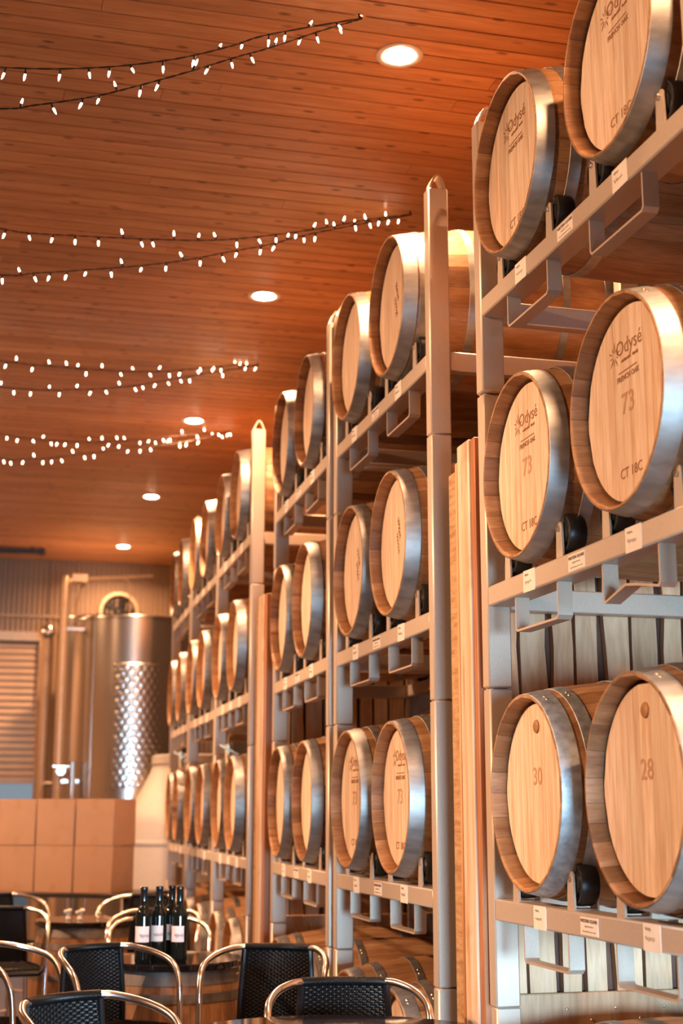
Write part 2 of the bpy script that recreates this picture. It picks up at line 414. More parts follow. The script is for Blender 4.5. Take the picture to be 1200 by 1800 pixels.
# added spotlights on the left wall, outside the frame, put in to light barrel fronts
can_me = MB().lathe([(0.0005, 0.16), (0.05, 0.16), (0.06, 0.15), (0.065, 0.0), (0.06, -0.005), (0.055, 0.0), (0.052, 0.03), (0.0005, 0.03)], 24).mesh('lamp_can', 'black_metal')
slens_me = MB().lathe([(0.0005, 0.012), (0.053, 0.012), (0.053, 0.02), (0.0005, 0.02)], 24).mesh('lens', 'downlight_lens')
for i_, y in enumerate(SPOTS_Y):
    p = Vector((LX+0.55, y, 4.15)); tgt = Vector((1.7, y+0.15, 2.05))
    t = thing('added_spotlight', 'added unseen black spotlight can on the left wall, %s from the entrance' % ['first', 'second', 'third', 'fourth', 'fifth', 'sixth'][i_], 'spotlight', p, group='added spotlights on the left wall')
    q = (tgt-p).to_track_quat('-Z', 'Y').to_euler()
    ob('lamp_can', can_me, t, (0, 0, 0), q)
    ob('wall_bracket', MB().tube([(0, 0, 0.02), (-0.18, 0, 0.1), (-0.55, 0, 0.1)], 0.012, 8).mesh('wall_bracket', 'black_metal'), t)
    l = bpy.data.lights.new('added_spot_lamp', 'SPOT'); l.energy = SPOT_W; l.color = SPOT_C; l.spot_size = rad(50); l.spot_blend = 0.7; l.shadow_soft_size = 0.09
    lo = bpy.data.objects.new('added_spot_lamp', l); COL.objects.link(lo); lo.location = p+(tgt-p).normalized()*0.03; lo.rotation_euler = q

# ------------------------------------------------------------------ barrels (axis = local X, front head at x=0 facing -X)
BL, R0, R1, TH = 0.95, 0.288, 0.345, 0.026
def RB(x): s_ = 2*x/BL-1; return R1-(R1-R0)*s_*s_
def stave_mesh(a0, a1, mat):
    xs = [0, 0.05, 0.16, 0.30, 0.475, 0.65, 0.79, 0.90, 0.95]
    am = (a0+a1)/2; gp = 0.002
    vs_ = []
    for x in xs:
        R = RB(x)
        ri = R-0.006 if x in (0, 0.95) else (R-TH*0.95 if x in (0.05, 0.90) else R-TH)
        for a, r_ in ((a0+gp, R), (am, R), (a1-gp, R), (a1-gp, ri), (a0+gp, ri)):
            vs_.append((x, -r_*math.sin(a), r_*math.cos(a)))
    F = []
    for i in range(len(xs)-1):
        for k in range(5): F.append((i*5+k, i*5+(k+1) % 5, (i+1)*5+(k+1) % 5, (i+1)*5+k))
    F.append((4, 3, 2, 1, 0)); F.append(tuple(range((len(xs)-1)*5, len(xs)*5)))
    mb = MB().add(vs_, F)
    return mb.mesh('stave', mat, True, 30)
NS = 26
ws = [random.uniform(0.75, 1.3) for _ in range(NS)]; tot = sum(ws); acc = 0; ANG = []
for w_ in ws: ANG.append((acc/tot*2*PI, (acc+w_)/tot*2*PI)); acc += w_
STAVES = {m_: [stave_mesh(a, b_, m_) for a, b_ in ANG] for m_ in ('stave_oak', 'stave_toasted', 'stave_dimmed')}
HR, HX = 0.264, 0.046
def head_boards(n, seed):
    rnd = random.Random(seed); w = [rnd.uniform(0.8, 1.25) for _ in range(n)]; s_ = sum(w); y = -HR; out = []
    for k in range(n):
        y0, y1 = y, y+w[k]/s_*2*HR; y = y1
        a, b_ = y0+0.0005, y1-0.0005
        top = []
        for q in range(5):
            yy = a+(b_-a)*q/4; top.append((yy, math.sqrt(max(HR*HR-yy*yy, 0.00004))))
        poly = top+[(p, -z_) for p, z_ in top[::-1]]
        out.append(MB().prism(poly, 'x', HX, HX+0.018).mesh('head_board', 'head_oak', False))
    return out
HEADS = [head_boards(7, 1), head_boards(8, 2), head_boards(6, 5)]
rear_head_me = MB().lathe([(0.0005, BL-HX), (HR, BL-HX), (HR, BL-HX-0.018), (0.0005, BL-HX-0.018)], 32, 'x').mesh('rear_head', 'head_oak', False)
front_head_me = MB().lathe([(0.0005, HX), (HR, HX), (HR, HX+0.018), (0.0005, HX+0.018)], 32, 'x').mesh('head', 'head_oak', False)
def hoop_mesh(x0, w, mat, n=64):
    t = 0.0022; e = 0.0008
    prof = [(RB(x0)+e, x0), (RB(x0)+e+t, x0+0.0008), (RB(x0+w)+e+t, x0+w-0.0008), (RB(x0+w)+e, x0+w)]
    mb = MB().lathe(prof, n, 'x')
    me_ = mb.mesh('hoop', mat, True, 40)
    return me_
rivet_me = MB().lathe([(0.0005, 0.004), (0.004, 0.003), (0.006, 0.0)], 8).mesh('rivet', 'rivet_brass')
HOOPSETS = {}
for key, gap, mat in (('steel_wide', 0.046, 'hoop_steel'), ('steel_close', 0.004, 'hoop_steel'), ('galv', 0.020, 'hoop_galvanised'), ('steel_mid', 0.03, 'hoop_steel'), ('dimmed', 0.03, 'hoop_dimmed')):
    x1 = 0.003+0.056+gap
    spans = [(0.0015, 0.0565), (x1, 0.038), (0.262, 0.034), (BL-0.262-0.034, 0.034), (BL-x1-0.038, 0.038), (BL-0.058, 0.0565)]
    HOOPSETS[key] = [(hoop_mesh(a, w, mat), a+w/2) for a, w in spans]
# joined staves for the far barrels, grooved between staves
fb = MB()
xs = [0, 0.05, 0.16, 0.30, 0.475, 0.65, 0.79, 0.90, 0.95]
prof = [(RB(0)-TH, HX+0.02), (RB(0)-TH, HX), (RB(0)-0.006, 0.0)]+[(RB(x), x) for x in xs]+[(RB(0)-0.006, BL), (RB(0)-TH, BL-HX), (RB(0)-TH, BL-HX-0.02)]
nn = NS*3; vs_ = []; F = []
for (r_, h) in prof:
    for k in range(nn):
        rr = r_-(0.0025 if k % 3 == 0 and r_ > 0.27 else 0); a = 2*PI*k/nn
        vs_.append((h, rr*math.cos(a), rr*math.sin(a)))
for i in range(len(prof)-1):
    for k in range(nn): F.append((i*nn+k, i*nn+(k+1) % nn, (i+1)*nn+(k+1) % nn, (i+1)*nn+k))
far_me = {m_: MB().add(vs_, F).mesh('staves', m_, True, 50) for m_ in ('stave_oak', 'stave_toasted')}
bung_me = MB().lathe([(0.0005, 0.0), (0.016, 0.0), (0.02, 0.003), (0.022, 0.012), (0.0005, 0.012)], 16, 'x').mesh('bung', 'stave_toasted')

star = MB()
for k in range(10):
    a = 2*PI*k/10+0.2; a2 = 0.11; r0_, r1_ = 0.009, (0.038 if k % 2 == 0 else 0.029)
    star.prism([(-r0_*math.cos(a), r0_*math.sin(a)), (-(r1_*0.6)*math.cos(a-a2), (r1_*0.6)*math.sin(a-a2)), (-r1_*math.cos(a), r1_*math.sin(a)), (-(r1_*0.6)*math.cos(a+a2), (r1_*0.6)*math.sin(a+a2))], 'x', -0.0004, 0.0004)
star_me = star.mesh('emblem', 'brand_ink', False)
bar_me = MB().box(-0.0004, 0.0004, -0.056, 0.056, -0.0016, 0.0016).mesh('bar', 'brand_ink', False)
dash_me = MB()
for k in range(12):
    if k == 7: continue
    dash_me.box(-0.0004, 0.0004, 0.048-k*0.0085-0.0068, 0.048-k*0.0085, -0.0028-0.001*(k % 2), 0.0028+0.001*(k % 3))
dash_me = dash_me.mesh('small_print', 'brand_ink', False)
def scrawl(w, h, n, seed, mat, r_=0.0011, x=0.0):
    rnd = random.Random(seed); pts = []
    for k in range(n*4):
        u = k/(n*4-1); pts.append((x, w/2-u*w+rnd.uniform(-1, 1)*w*0.02, h*0.5*math.sin(k*1.57)*rnd.uniform(0.4, 1)))
    return MB().tube(smooth_path(pts, 3), r_, 4).mesh('handwriting', mat, False)
scr = [scrawl(0.09, 0.03, 6, s_, 'brand_ink', 0.0014) for s_ in range(4)]
def mark(parent, me, y, z, rot=0.0, name='stamp'):
    return ob(name, me, parent, (HX-0.0006, y, z), (rot, 0, 0))
def add_marks(t, kind, num=None):
    if kind == 'maker':
        mark(t, star_me, 0.078, 0.150, name='emblem')
        mark(t, text_mesh('Odysé', 0.060, 'brand_ink'), -0.012, 0.158)
        mark(t, dash_me, -0.012, 0.122, name='small_print')
        mark(t, bar_me, 0.0, 0.092)
        mark(t, text_mesh('FRENCH OAK', 0.0215, 'brand_ink', 0.0004), 0.0, 0.074)
        mark(t, text_mesh('CT 18C', 0.040, 'brand_ink'), 0.004, -0.185)
        if num: mark(t, text_mesh(num, 0.082, 'brand_faint', 0.0006), 0.006, 0.0)
    elif kind == 'number':
        mark(t, text_mesh(num, 0.075, 'brand_faint', 0.0005), 0.0, 0.045)
        ob('bung', bung_me, t, (HX-0.007, -0.005, 0.195))
    elif kind == 'script':
        mark(t, scr[hash(num) % 4 if num is None else int(num) % 4], -0.03, 0.06, rot=rad(68), name='handwriting')
        mark(t, scr[(int(num)+1) % 4], -0.01, 0.0, rot=rad(75), name='handwriting')

def make_barrel(label, loc, rotz, near, hoops, toasted, headset, marks, roll, group='oak wine barrels on the racks', name='wine_barrel', rot=None, front_head=True, cat='barrel'):
    t = thing(name, label, cat, loc, rot or (0, 0, rotz), group)
    sm = 'stave_dimmed' if name == 'barrel_table' else 'stave_toasted' if toasted else 'stave_oak'
    if near:
        for me_ in STAVES[sm]: ob('stave', me_, t, (0, 0, 0), (roll, 0, 0))
        if front_head:
            for me_ in HEADS[headset % 3]: ob('head_board', me_, t)
        ob('rear_head', rear_head_me, t)
    else:
        o = ob('staves', far_me[sm], t, (0, 0, 0), (roll, 0, 0)); o['kind'] = 'stuff'
        ob('head', front_head_me, t); ob('rear_head', rear_head_me, t)
    for i, (me_, xc) in enumerate(HOOPSETS[hoops]):
        h = ob('hoop', me_, t)
        if near and i < 3:
            for da in (-0.035, 0.035):
                a = 0.15+0.5*((roll*3+i) % 1)+da; R = RB(xc)+0.002
                ob('rivet', rivet_me, h, (xc, -R*math.sin(a), R*math.cos(a)), (a, 0, 0))
    if marks: add_marks(t, *marks)
    return t

# ------------------------------------------------------------------ rack units (local: x into rack, y along the bay, z=0 at leg foot)
UW, UD, RT, PITCH_Z = 1.56, 0.88, 0.333, 1.0
PX, PY, RH = 0.082, 0.06, 0.066
post_me = MB().cbox(0, PX, 0, PY, 0.002, 1.0, 0.005).mesh('post', 'rack_steel')
rail_me = MB().cbox(0.002, 0.088, PY, UW-PY, RT-RH, RT, 0.005).mesh('front_rail', 'rack_steel')
beam_me = MB().cbox(PX, UD-PX, 0.006, PY-0.006, RT-RH-0.01, RT, 0.004).mesh('side_beam', 'rack_steel')
loop = MB()
lp = [(0.012, 0.03, 0.0), (0.016, 0.03, 0.02), (0.03, 0.03, 0.048), (0.041, 0.03, 0.056), (0.052, 0.03, 0.048), (0.066, 0.03, 0.02), (0.07, 0.03, 0.0)]
lpp = smooth_path(lp, 4)
for i in range(len(lpp)-1):
    a, b_ = Vector(lpp[i]), Vector(lpp[i+1]); d = (b_-a).normalized(); nrm = Vector((d.z, 0, -d.x))*0.004
    vs_ = []
    for p in (a, b_):
        for s1 in (-1, 1):
            for yy in (0.006, 0.054): vs_.append((p.x+nrm.x*s1, yy, p.z+nrm.z*s1))
    loop.add(vs_, [(0, 1, 5, 4), (2, 6, 7, 3), (0, 4, 6, 2), (1, 3, 7, 5)])
loop_me = loop.mesh('stacking_loop', 'rack_steel', True, 50, recalc=True)
def strap(y0, y1, bend=False):
    x0, x1, t, zt, zb = 0.014, 0.060, 0.0070, RT-RH, RT-RH-0.110
    mb = MB()
    ins = [(y0+t, zt), (y0+t, zb+t+0.008), (y0+t+0.008, zb+t), (y1-t-0.008, zb+t), (y1-t, zb+t+0.008), (y1-t, zt)]
    out = [(y0, zt), (y0, zb+0.012), (y0+0.012, zb), (y1-0.012, zb), (y1, zb+0.012), (y1, zt)]
    if bend:
        for q in (ins, out): q.insert(3, ((y0+y1)/2-0.03, q[2][1]+0.022)); q.insert(4, ((y0+y1)/2+0.03, q[2][1]+0.03))
    n = len(ins); vs_ = []
    for x in (x0, x1):
        vs_ += [(x, a, b_) for a, b_ in out]+[(x, a, b_) for a, b_ in ins]
    m2 = 2*n; F = []
    for k in range(n-1):
        F += [(k, k+1, n+k+1, n+k), (m2+k, m2+n+k, m2+n+k+1, m2+k+1), (k, m2+k, m2+k+1, k+1), (n+k, n+k+1, m2+n+k+1, m2+n+k)]
    F += [(0, n, m2+n, m2), (n-1, m2+n-1, m2+2*n-1, 2*n-1)]
    return mb.add(vs_, F).mesh('fork_strap', 'rack_steel', True, 30)
strap_mes = [strap(0.325, 0.66), strap(0.96, 1.295)]
strap_bent = strap(0.325, 0.66, True)
br = MB()
br.box(0.012, 0.088, -0.024, 0.024, -0.001, 0.005)
for x0, x1 in ((0.012, 0.018), (0.082, 0.088)):
    br.prism([(-0.024, 0.004), (0.024, 0.004), (0.019, 0.098), (0.012, 0.106), (-0.012, 0.106), (-0.019, 0.098)], 'x', x0, x1)
bracket_me = br.mesh('roller_bracket', 'rack_steel', False)
bolt_me = MB().lathe([(0.0005, -0.008), (0.009, -0.008), (0.0095, -0.006), (0.0095, 0.0), (0.0005, 0.0)], 6, 'x').mesh('bolt', 'bolt_zinc', False)
WR = 0.062
wheel_me = MB().lathe([(0.012, -0.028), (0.030, -0.028), (0.034, -0.022), (0.050, -0.022), (0.053, -0.028), (0.058, -0.027), (WR, -0.018), (WR, 0.018), (0.058, 0.027), (0.053, 0.028), (0.034, 0.022), (0.012, 0.028), (0.012, -0.028)], 28, 'x').mesh('roller', 'rubber_black')
card_me = MB().box(-0.0012, 0, -0.046, 0.046, -0.0335, 0.0335).mesh('paper_card', 'card_paper', False)
plate_me = MB().box(-0.0012, 0, -0.056, 0.056, -0.0235, 0.0235).mesh('maker_plate', 'card_paper', False)
hand = [scrawl(0.05, 0.012, 5, 20+s_, 'ink', 0.0007) for s_ in range(6)]
hand2 = [scrawl(0.03, 0.010, 4, 40+s_, 'ink', 0.0008) for s_ in range(6)]
fineprint = scrawl(0.085, 0.005, 14, 77, 'ink', 0.0005)
BAR_Y = (0.450, 1.140)       # barrel axes along the bay
BAR_Z = RT+0.327
ROLL_DY = 0.205
TIERS = ['floor tier', 'second tier', 'third tier', 'top tier']
BAYS = [
    # near-front corner, far-front corner, text, full detail
    ((1.640, 2.915), (1.617, 4.475), 'the bay at the right edge', 3),
    ((1.600, 4.945), (1.606, 6.505), 'the second bay from the right', 3),
    ((1.595, 6.555), (1.640, 8.115), 'the third bay from the right', 2),
    ((1.605, 8.640), (1.640, 10.200), 'the bay past the far partition', 1),
    ((1.648, 10.230), (1.680, 11.790), 'the second bay past the far partition', 1),
    ((1.684, 11.820), (1.735, 13.380), 'the farthest bay', 1),
]
# per-barrel look: hoop set, toasted staves, head set, marks ; index [bay][tier] -> (near barrel, far barrel)
LOOK = {
    (0, 1): (('steel_mid', True, 0, ('number', '28')), ('galv', False, 1, ('number', '30'))),
    (0, 2): (('steel_wide', False, 2, ('maker', '73')), ('steel_wide', False, 1, ('maker', '73'))),
    (0, 3): (('steel_mid', False, 0, ('maker', None)), ('steel_wide', False, 1, ('maker', None))),
    (1, 1): (('steel_wide', False, 2, ('maker', '73')), ('steel_mid', False, 0, ('maker', '73'))),
    (1, 2): (('steel_wide', False, 1, ('script', '0')), ('steel_mid', False, 2, ('script', '2'))),
    (1, 3): (('steel_close', False, 0, ('script', '1')), ('steel_wide', False, 1, None)),
}
def corner_pose(b, tier):
    (x0, y0), (x1, y1) = BAYS[b][0], BAYS[b][1]
    if b == 0:       # this stack leans very slightly
        x0 += -0.008*(tier-1.0); x1 += -0.008*(tier-1.0); y0 -= 0.018*(tier-1); y1 -= 0.018*(tier-1)
    rz = -math.atan2(x1-x0, y1-y0)
    return (x0, y0), rz
for b, (p0, p1, btxt, det) in enumerate(BAYS):
    for tier in range(4):
        (x0, y0), rz = corner_pose(b, tier)
        t = thing('barrel_rack', 'tan steel barrel rack frame, %s of %s' % (TIERS[tier], btxt), 'barrel rack', (x0, y0, tier*PITCH_Z), (0, 0, rz), 'steel barrel rack frames')
        for px in (0, UD-PX):
            for py in (0, UW-PY):
                ob('post', post_me, t, (px, py, 0))
                if tier == 3 or det == 3: ob('stacking_loop', loop_me, t, (px, py, 1.0))
        ob('front_rail', rail_me, t)
        ob('rear_rail', rail_me, t, (UD-0.09, 0, 0))
        ob('side_beam', beam_me, t); ob('side_beam', beam_me, t, (0, UW-PY, 0))
        for k, sm_ in enumerate(strap_mes):
            ob('fork_strap', strap_bent if (b == 0 and tier == 2 and k == 0) else sm_, t)
            ob('fork_strap', sm_, t, (UD-0.08, 0, 0))
        bar_y = (BAR_Y[0]-0.035, BAR_Y[1]) if b == 0 else BAR_Y
        for by in bar_y:
            for s_ in (-1, 1):
                yy = by+s_*ROLL_DY
                k_ = ob('roller_bracket', bracket_me, t, (0, yy, RT))
                ob('bolt', bolt_me, k_, (0.012, 0, 0.088))
                ob('roller', wheel_me, t, (0.050, yy, RT+0.072))
                ob('roller_bracket', bracket_me, t, (UD-0.093, yy, RT))
                ob('roller', wheel_me, t, (UD-0.043, yy, RT+0.072))
        for i_, yy in enumerate((0.43, 1.145)):
            c_ = ob('paper_card', card_me, t, (0.002, yy+random.uniform(-0.015, 0.015), RT-0.034), (random.uniform(-0.03, 0.03), 0, 0))
            if b < 3:
                ob('handwriting', hand2[(tier+i_) % 6], c_, (-0.0014, 0.018, 0.019)); ob('handwriting', hand[(tier*2+i_) % 6], c_, (-0.0014, 0.008, -0.004))
        pl = ob('maker_plate', plate_me, t, (0.002, 0.795, RT-0.034))
        if b < 3:
            ob('lettering', text_mesh('WESTERN SQUARE', 0.0125, 'ink', 0.0003), pl, (-0.0016, 0, 0.0135))
            ob('lettering', text_mesh('INDUSTRIES', 0.006, 'ink', 0, 1.8), pl, (-0.0016, 0, -0.001))
            ob('handwriting', fineprint, pl, (-0.0014, 0, -0.0145))
        M = Matrix.Translation((x0, y0, tier*PITCH_Z)) @ Matrix.Rotation(rz, 4, 'Z')
        for i_, by in enumerate(bar_y):
            lk = LOOK.get((b, tier))
            if lk: hoops, toasted, hs, mk = lk[i_]
            else:
                hoops = random.choice(['steel_wide', 'steel_mid', 'steel_close']); toasted = (b == 2 or random.random() < 0.35); hs = random.randrange(3); mk = None
            dx = random.uniform(-0.008, 0.008)
            p = M @ Vector((-0.045+dx, by+random.uniform(-0.006, 0.006), BAR_Z))
            extra = {'maker': ' stamped oak', 'number': ' oak', 'script': ' hand-signed oak'}.get(mk[0] if mk else '', ' oak')
            lab = ('pale%s wine barrel, %s one, %s of %s' % (extra, 'right' if i_ == 0 else 'left', TIERS[tier], btxt)).replace('pale oak wine', 'oak wine')
            make_barrel(lab, p, rz-rad(1.2), det >= 2, hoops, toasted, hs, mk, random.uniform(0, 6.28))

# ------------------------------------------------------------------ timber partitions between bays
def partition(idx, yf, yb, x0, x1, top):
    w = struct(bpy.data.objects.new('wall_partition', None)); COL.objects.link(w)
    w['label'] = ['near timber board partition between the two nearest rack bays', 'far timber board partition between the third and fourth rack bays'][idx]
    rnd = random.Random(5+idx)
    ob('backing', MB().box(x0+0.05, x1, yf+0.034, yb-0.03, 0, top-0.06).mesh('backing', 'dark_backing', False), w)
    x = x0+0.05; zs = [0.0, 0.25, 0.5, 0.8, 1.04, 1.2, 1.4, 1.6, 1.8, 2.0, 2.15, 2.3, 2.45, top-0.03]
    while x < x1-0.02:
        wd = rnd.uniform(0.082, 0.105); x2 = min(x+wd, x1); amp = rnd.choice([0.001, 0.004, 0.010]); amp2 = rnd.choice([0.001, 0.004, 0.011])
        lft = [(x+0.0015+abs(rnd.gauss(0, amp)), z_) for z_ in zs]; rgt = [(x2-0.0015-abs(rnd.gauss(0, amp2)), z_) for z_ in zs]
        n = len(zs); vs_ = []
        for yy in (yf, yf+0.03):
            vs_ += [(a, yy, z_) for a, z_ in lft]+[(a, yy, z_) for a, z_ in rgt]
        F = []
        for k in range(n-1):
            F += [(k, n+k, n+k+1, k+1), (2*n+k, 2*n+k+1, 3*n+k+1, 3*n+k), (k, k+1, 2*n+k+1, 2*n+k), (n+k, 3*n+k, 3*n+k+1, n+k+1)]
        F += [(0, 2*n, 3*n, n), (n-1, 2*n-1, 4*n-1, 3*n-1)]
        ob('board', MB().add(vs_, F).mesh('board', 'partition_board', True, 40), w)
        x = x2+rnd.choice([0.0, 0.002, 0.006, 0.012])
    led = ob('ledger', MB().cbox(x0+0.06, x1, yf-0.022, yf-0.001, 0.86, 1.035, 0.004).mesh('ledger', 'partition_board'), w)
    scr_me = MB().lathe([(0.0005, -0.003), (0.004, -0.0025), (0.0055, 0)], 8, 'y').mesh('screw', 'bolt_zinc')
    for k in range(12): ob('screw', scr_me, led, (x0+0.10+k*0.085, yf-0.022, 0.985-0.035*(k % 2)))
    # end boards that face the aisle
    L_ = yb-yf
    segs = [(0.00, 0.115, 0.000, 0.0, 0.02, 0.012), (0.115, 0.46, -0.008, 0.0, 0.03, 0.0), (0.465, 0.53, 0.004, -0.045, 0.03, 0.004), (0.54, 0.59, -0.002, -0.05, 0.03, 0.004), (0.60, 1.0, 0.022, -0.06, 0.03, 0.003)]
    for (a, b_, dx, dz, th_, c_), mt_ in zip(segs, ('red_board', 'planed_board', 'end_board', 'end_board', 'sawn_board')):
        ob('end_board', MB().cbox(x0+dx, x0+dx+0.048, yf+a*L_+0.001, yf+b_*L_-0.001, 0, top+dz, 0.004).mesh('end_board', mt_), w)
partition(0, 4.485, 4.83, 1.604, 2.75, 2.87)
partition(1, 8.165, 8.585, 1.610, 2.75, 2.87)

# ------------------------------------------------------------------ string lights
STR = [
 (4.918, [(1.33,4.675),(0.95,4.54),(0.8,4.47),(0.58,4.39),(0.29,4.32),(-0.04,4.27),(-0.5,4.25),(-1.2,4.34),(-1.75,4.52),(-2.1,4.68)], 0.098, 'upper strand of the nearest draped pair of fairy lights'),
 (4.918, [(1.33,4.675),(1.18,4.605),(0.95,4.485),(0.83,4.43),(0.64,4.34),(0.45,4.26),(0.29,4.2),(0.08,4.14),(-0.04,4.11),(-0.5,4.06),(-1.2,4.2),(-1.75,4.45),(-2.1,4.68)], 0.098, 'lower strand of the nearest draped pair of fairy lights'),
 (6.678, [(2.07,4.675),(1.81,4.61),(1.57,4.54),(1.21,4.46),(0.98,4.42),(0.67,4.39),(0.39,4.375),(0.14,4.37),(-0.02,4.38),(-0.6,4.44),(-1.3,4.57),(-1.7,4.68)], 0.092, 'upper strand of the second draped pair of fairy lights'),
 (6.678, [(2.07,4.675),(1.81,4.595),(1.51,4.5),(1.3,4.425),(1.1,4.37),(0.9,4.31),(0.7,4.26),(0.4,4.2),(0.15,4.16),(-0.01,4.14),(-0.6,4.16),(-1.3,4.42),(-1.7,4.68)], 0.092, 'lower strand of the second draped pair of fairy lights'),
 (9.397, [(1.78,4.675),(1.56,4.65),(1.28,4.6),(1.05,4.57),(0.78,4.555),(0.39,4.55),(0.11,4.555),(-0.4,4.6),(-1.0,4.68)], 0.09, 'upper strand of the third draped pair of fairy lights'),
 (9.397, [(1.78,4.675),(1.6,4.63),(1.36,4.57),(1.13,4.51),(0.82,4.44),(0.48,4.4),(0.18,4.38),(-0.3,4.42),(-1.0,4.68)], 0.09, 'lower strand of the third draped pair of fairy lights'),
 (11.198, [(1.89,4.675),(1.73,4.655),(1.4,4.6),(1.08,4.54),(0.76,4.51),(0.4,4.51),(0.05,4.53),(-0.5,4.6),(-1.0,4.68)], 0.085, 'upper strand of the farthest draped pair of fairy lights'),
 (11.198, [(1.89,4.675),(1.68,4.605),(1.4,4.54),(1.08,4.475),(0.72,4.41),(0.46,4.36),(0.24,4.34),(0.06,4.34),(-0.5,4.45),(-1.0,4.68)], 0.085, 'lower strand of the farthest draped pair of fairy lights'),
]
bulb_me = MB().lathe([(0.0005, -0.026), (0.0018, -0.024), (0.0034, -0.017), (0.0042, -0.010), (0.0040, -0.003), (0.0034, 0.0), (0.0005, 0.0)], 8).mesh('bulb', 'bulb_glow')
sock_me = MB().lathe([(0.0035, -0.001), (0.0048, 0.002), (0.0045, 0.014), (0.003, 0.019), (0.0005, 0.019)], 6).mesh('socket', 'socket_green')
rs = random.Random(3)
for si, (Y, pts, step, lab) in enumerate(STR):
    t = thing('string_lights', lab+' hung across the ceiling', 'string lights', (pts[0][0], Y, CEIL), group='fairy light strands')
    o3 = Vector((pts[0][0], Y, CEIL))
    path = [Vector(p) for p in smooth_path([(x, Y+0.01*math.sin(x*5+si), z_) for x, z_ in pts], 10)]
    w1 = [tuple(p-o3+Vector((0, 0.0022*math.sin(k*1.3), 0.0022*math.cos(k*1.3)))) for k, p in enumerate(path)]
    w2 = [tuple(p-o3+Vector((0, -0.0022*math.sin(k*1.3), -0.0022*math.cos(k*1.3)))) for k, p in enumerate(path)]
    ob('wire', MB().tube(w1, 0.0019, 5).tube(w2, 0.0019, 5).mesh('wire', 'string_wire'), t)
    dist = 0.0; nxt = 0.012
    for a, b_ in zip(path[:-1], path[1:]):
        seg = (b_-a).length
        while nxt <= dist+seg:
            p = a+(b_-a)*((nxt-dist)/seg)
            up = rs.random() < 0.38
            rx = rs.uniform(-0.5, 0.5)+(PI if up else 0); ry = rs.uniform(-0.5, 0.5)
            e = Euler((rx, ry, 0)); dirv = Vector((0, 0, -1)); dirv.rotate(e)
            bo = ob('bulb', bulb_me, t, p-o3+dirv*0.020, e)
            ob('socket', sock_me, bo)
            nxt += step*rs.uniform(0.6, 1.35)
        dist += seg

# ------------------------------------------------------------------ chairs: tubular aluminium bar armchairs with black weave
CH_TOP, SEAT = 1.06, 0.755
ARM = [(0.138, 0.004, CH_TOP), (0.17, -0.018, CH_TOP-0.002), (0.215, -0.075, CH_TOP-0.016), (0.243, -0.15, CH_TOP-0.038), (0.252, -0.205, CH_TOP-0.066), (0.251, -0.24, CH_TOP-0.115), (0.246, -0.258, CH_TOP-0.20), (0.238, -0.275, 0.55), (0.228, -0.30, 0.0)]
arm_me = {s_: MB().tube([(x*s_, y, z_) for x, y, z_ in smooth_path(ARM, 6)], 0.0125, 12).mesh('arm_tube', 'aluminium') for s_ in (-1, 1)}
def backxy(u): return (0.138*u, 0.004+0.030*(1-u*u))
wp = []; wr = []
for k in range(281):
    u = -1+2*k/280; x, y = backxy(u); wp.append((x, y, CH_TOP)); wr.append(0.0158 if k % 4 < 2 else 0.0142)
wrap_me = MB().tube(wp, wr, 8).mesh('back_wrap', 'wicker_black', True, 60)
RLEG = [(0.138, 0.004, CH_TOP-0.01), (0.145, 0.0, 0.95), (0.152, -0.004, 0.85), (0.158, 0.0, SEAT), (0.17, 0.03, 0.5), (0.195, 0.075, 0.0)]
rleg_me = {s_: MB().tube([(x*s_, y, z_) for x, y, z_ in smooth_path([p for p in RLEG[3:]], 4)], 0.0125, 10).mesh('rear_leg', 'aluminium') for s_ in (-1, 1)}
def backp(u, v, off=0.0):      # v 0 top .. 1 bottom
    z_ = CH_TOP-0.006-v*(CH_TOP-SEAT-0.0)
    hw_ = 0.136+0.020*v
    return (hw_*u, 0.004+0.030*(1-u*u)*(1-0.35*v)-0.010*math.sin(v*PI)+off, z_)
bw = MB(); NR, NC = 40, 21
for c_ in range(NC):
    u = -0.94+1.88*c_/(NC-1)
    bw.tube([backp(u, v/8) for v in range(9)], 0.0034, 4)
for r_ in range(NR):
    v = (r_+0.5)/NR; pts = []
    for c_ in range(2*NC+1):
        u = -0.985+1.97*c_/(2*NC); sgn = math.sin((c_+0.5)*PI/2)*(1 if r_ % 2 else -1)
        pts.append(backp(u, v, 0.0042*sgn))
    bw.tube(pts, 0.0042, 4, flat=0.5)
back_me = bw.mesh('back_weave', 'wicker_black', True, 60, recalc=False)
edge_me = {s_: MB().tube([(x*s_, y, z_) for x, y, z_ in smooth_path(RLEG[:4], 6)], 0.0125, 8).mesh('back_edge', 'wicker_black') for s_ in (-1, 1)}
SF = [(0.158, 0.0, SEAT), (0.19, -0.1, SEAT), (0.215, -0.25, SEAT), (0.212, -0.36, SEAT-0.004), (0.19, -0.395, SEAT-0.02)]
sf = MB()
for s_ in (-1, 1): sf.tube(smooth_path([(x*s_, y, z_) for x, y, z_ in SF], 4), 0.013, 8)
sf.tube([(-0.19, -0.395, SEAT-0.02), (0.19, -0.395, SEAT-0.02)], 0.014, 8); sf.tube([(-0.158, 0.0, SEAT), (0.158, 0.0, SEAT)], 0.013, 8)
seatf_me = sf.mesh('seat_frame', 'wicker_black', True, 60, recalc=False)
sw = MB()
def seatp(u, v, off=0):
    y = -0.39*v; hw_ = 0.155+0.05*min(1, v*1.6)-0.012*max(0, v-0.85)*6
    return (hw_*u, y, SEAT-0.014*math.sin(PI*v)*(1-u*u)+off-0.018*max(0, v-0.9)*10)
for c_ in range(15):
    u = -0.94+1.88*c_/14; sw.tube([seatp(u, v/8) for v in range(9)], 0.0028, 4)
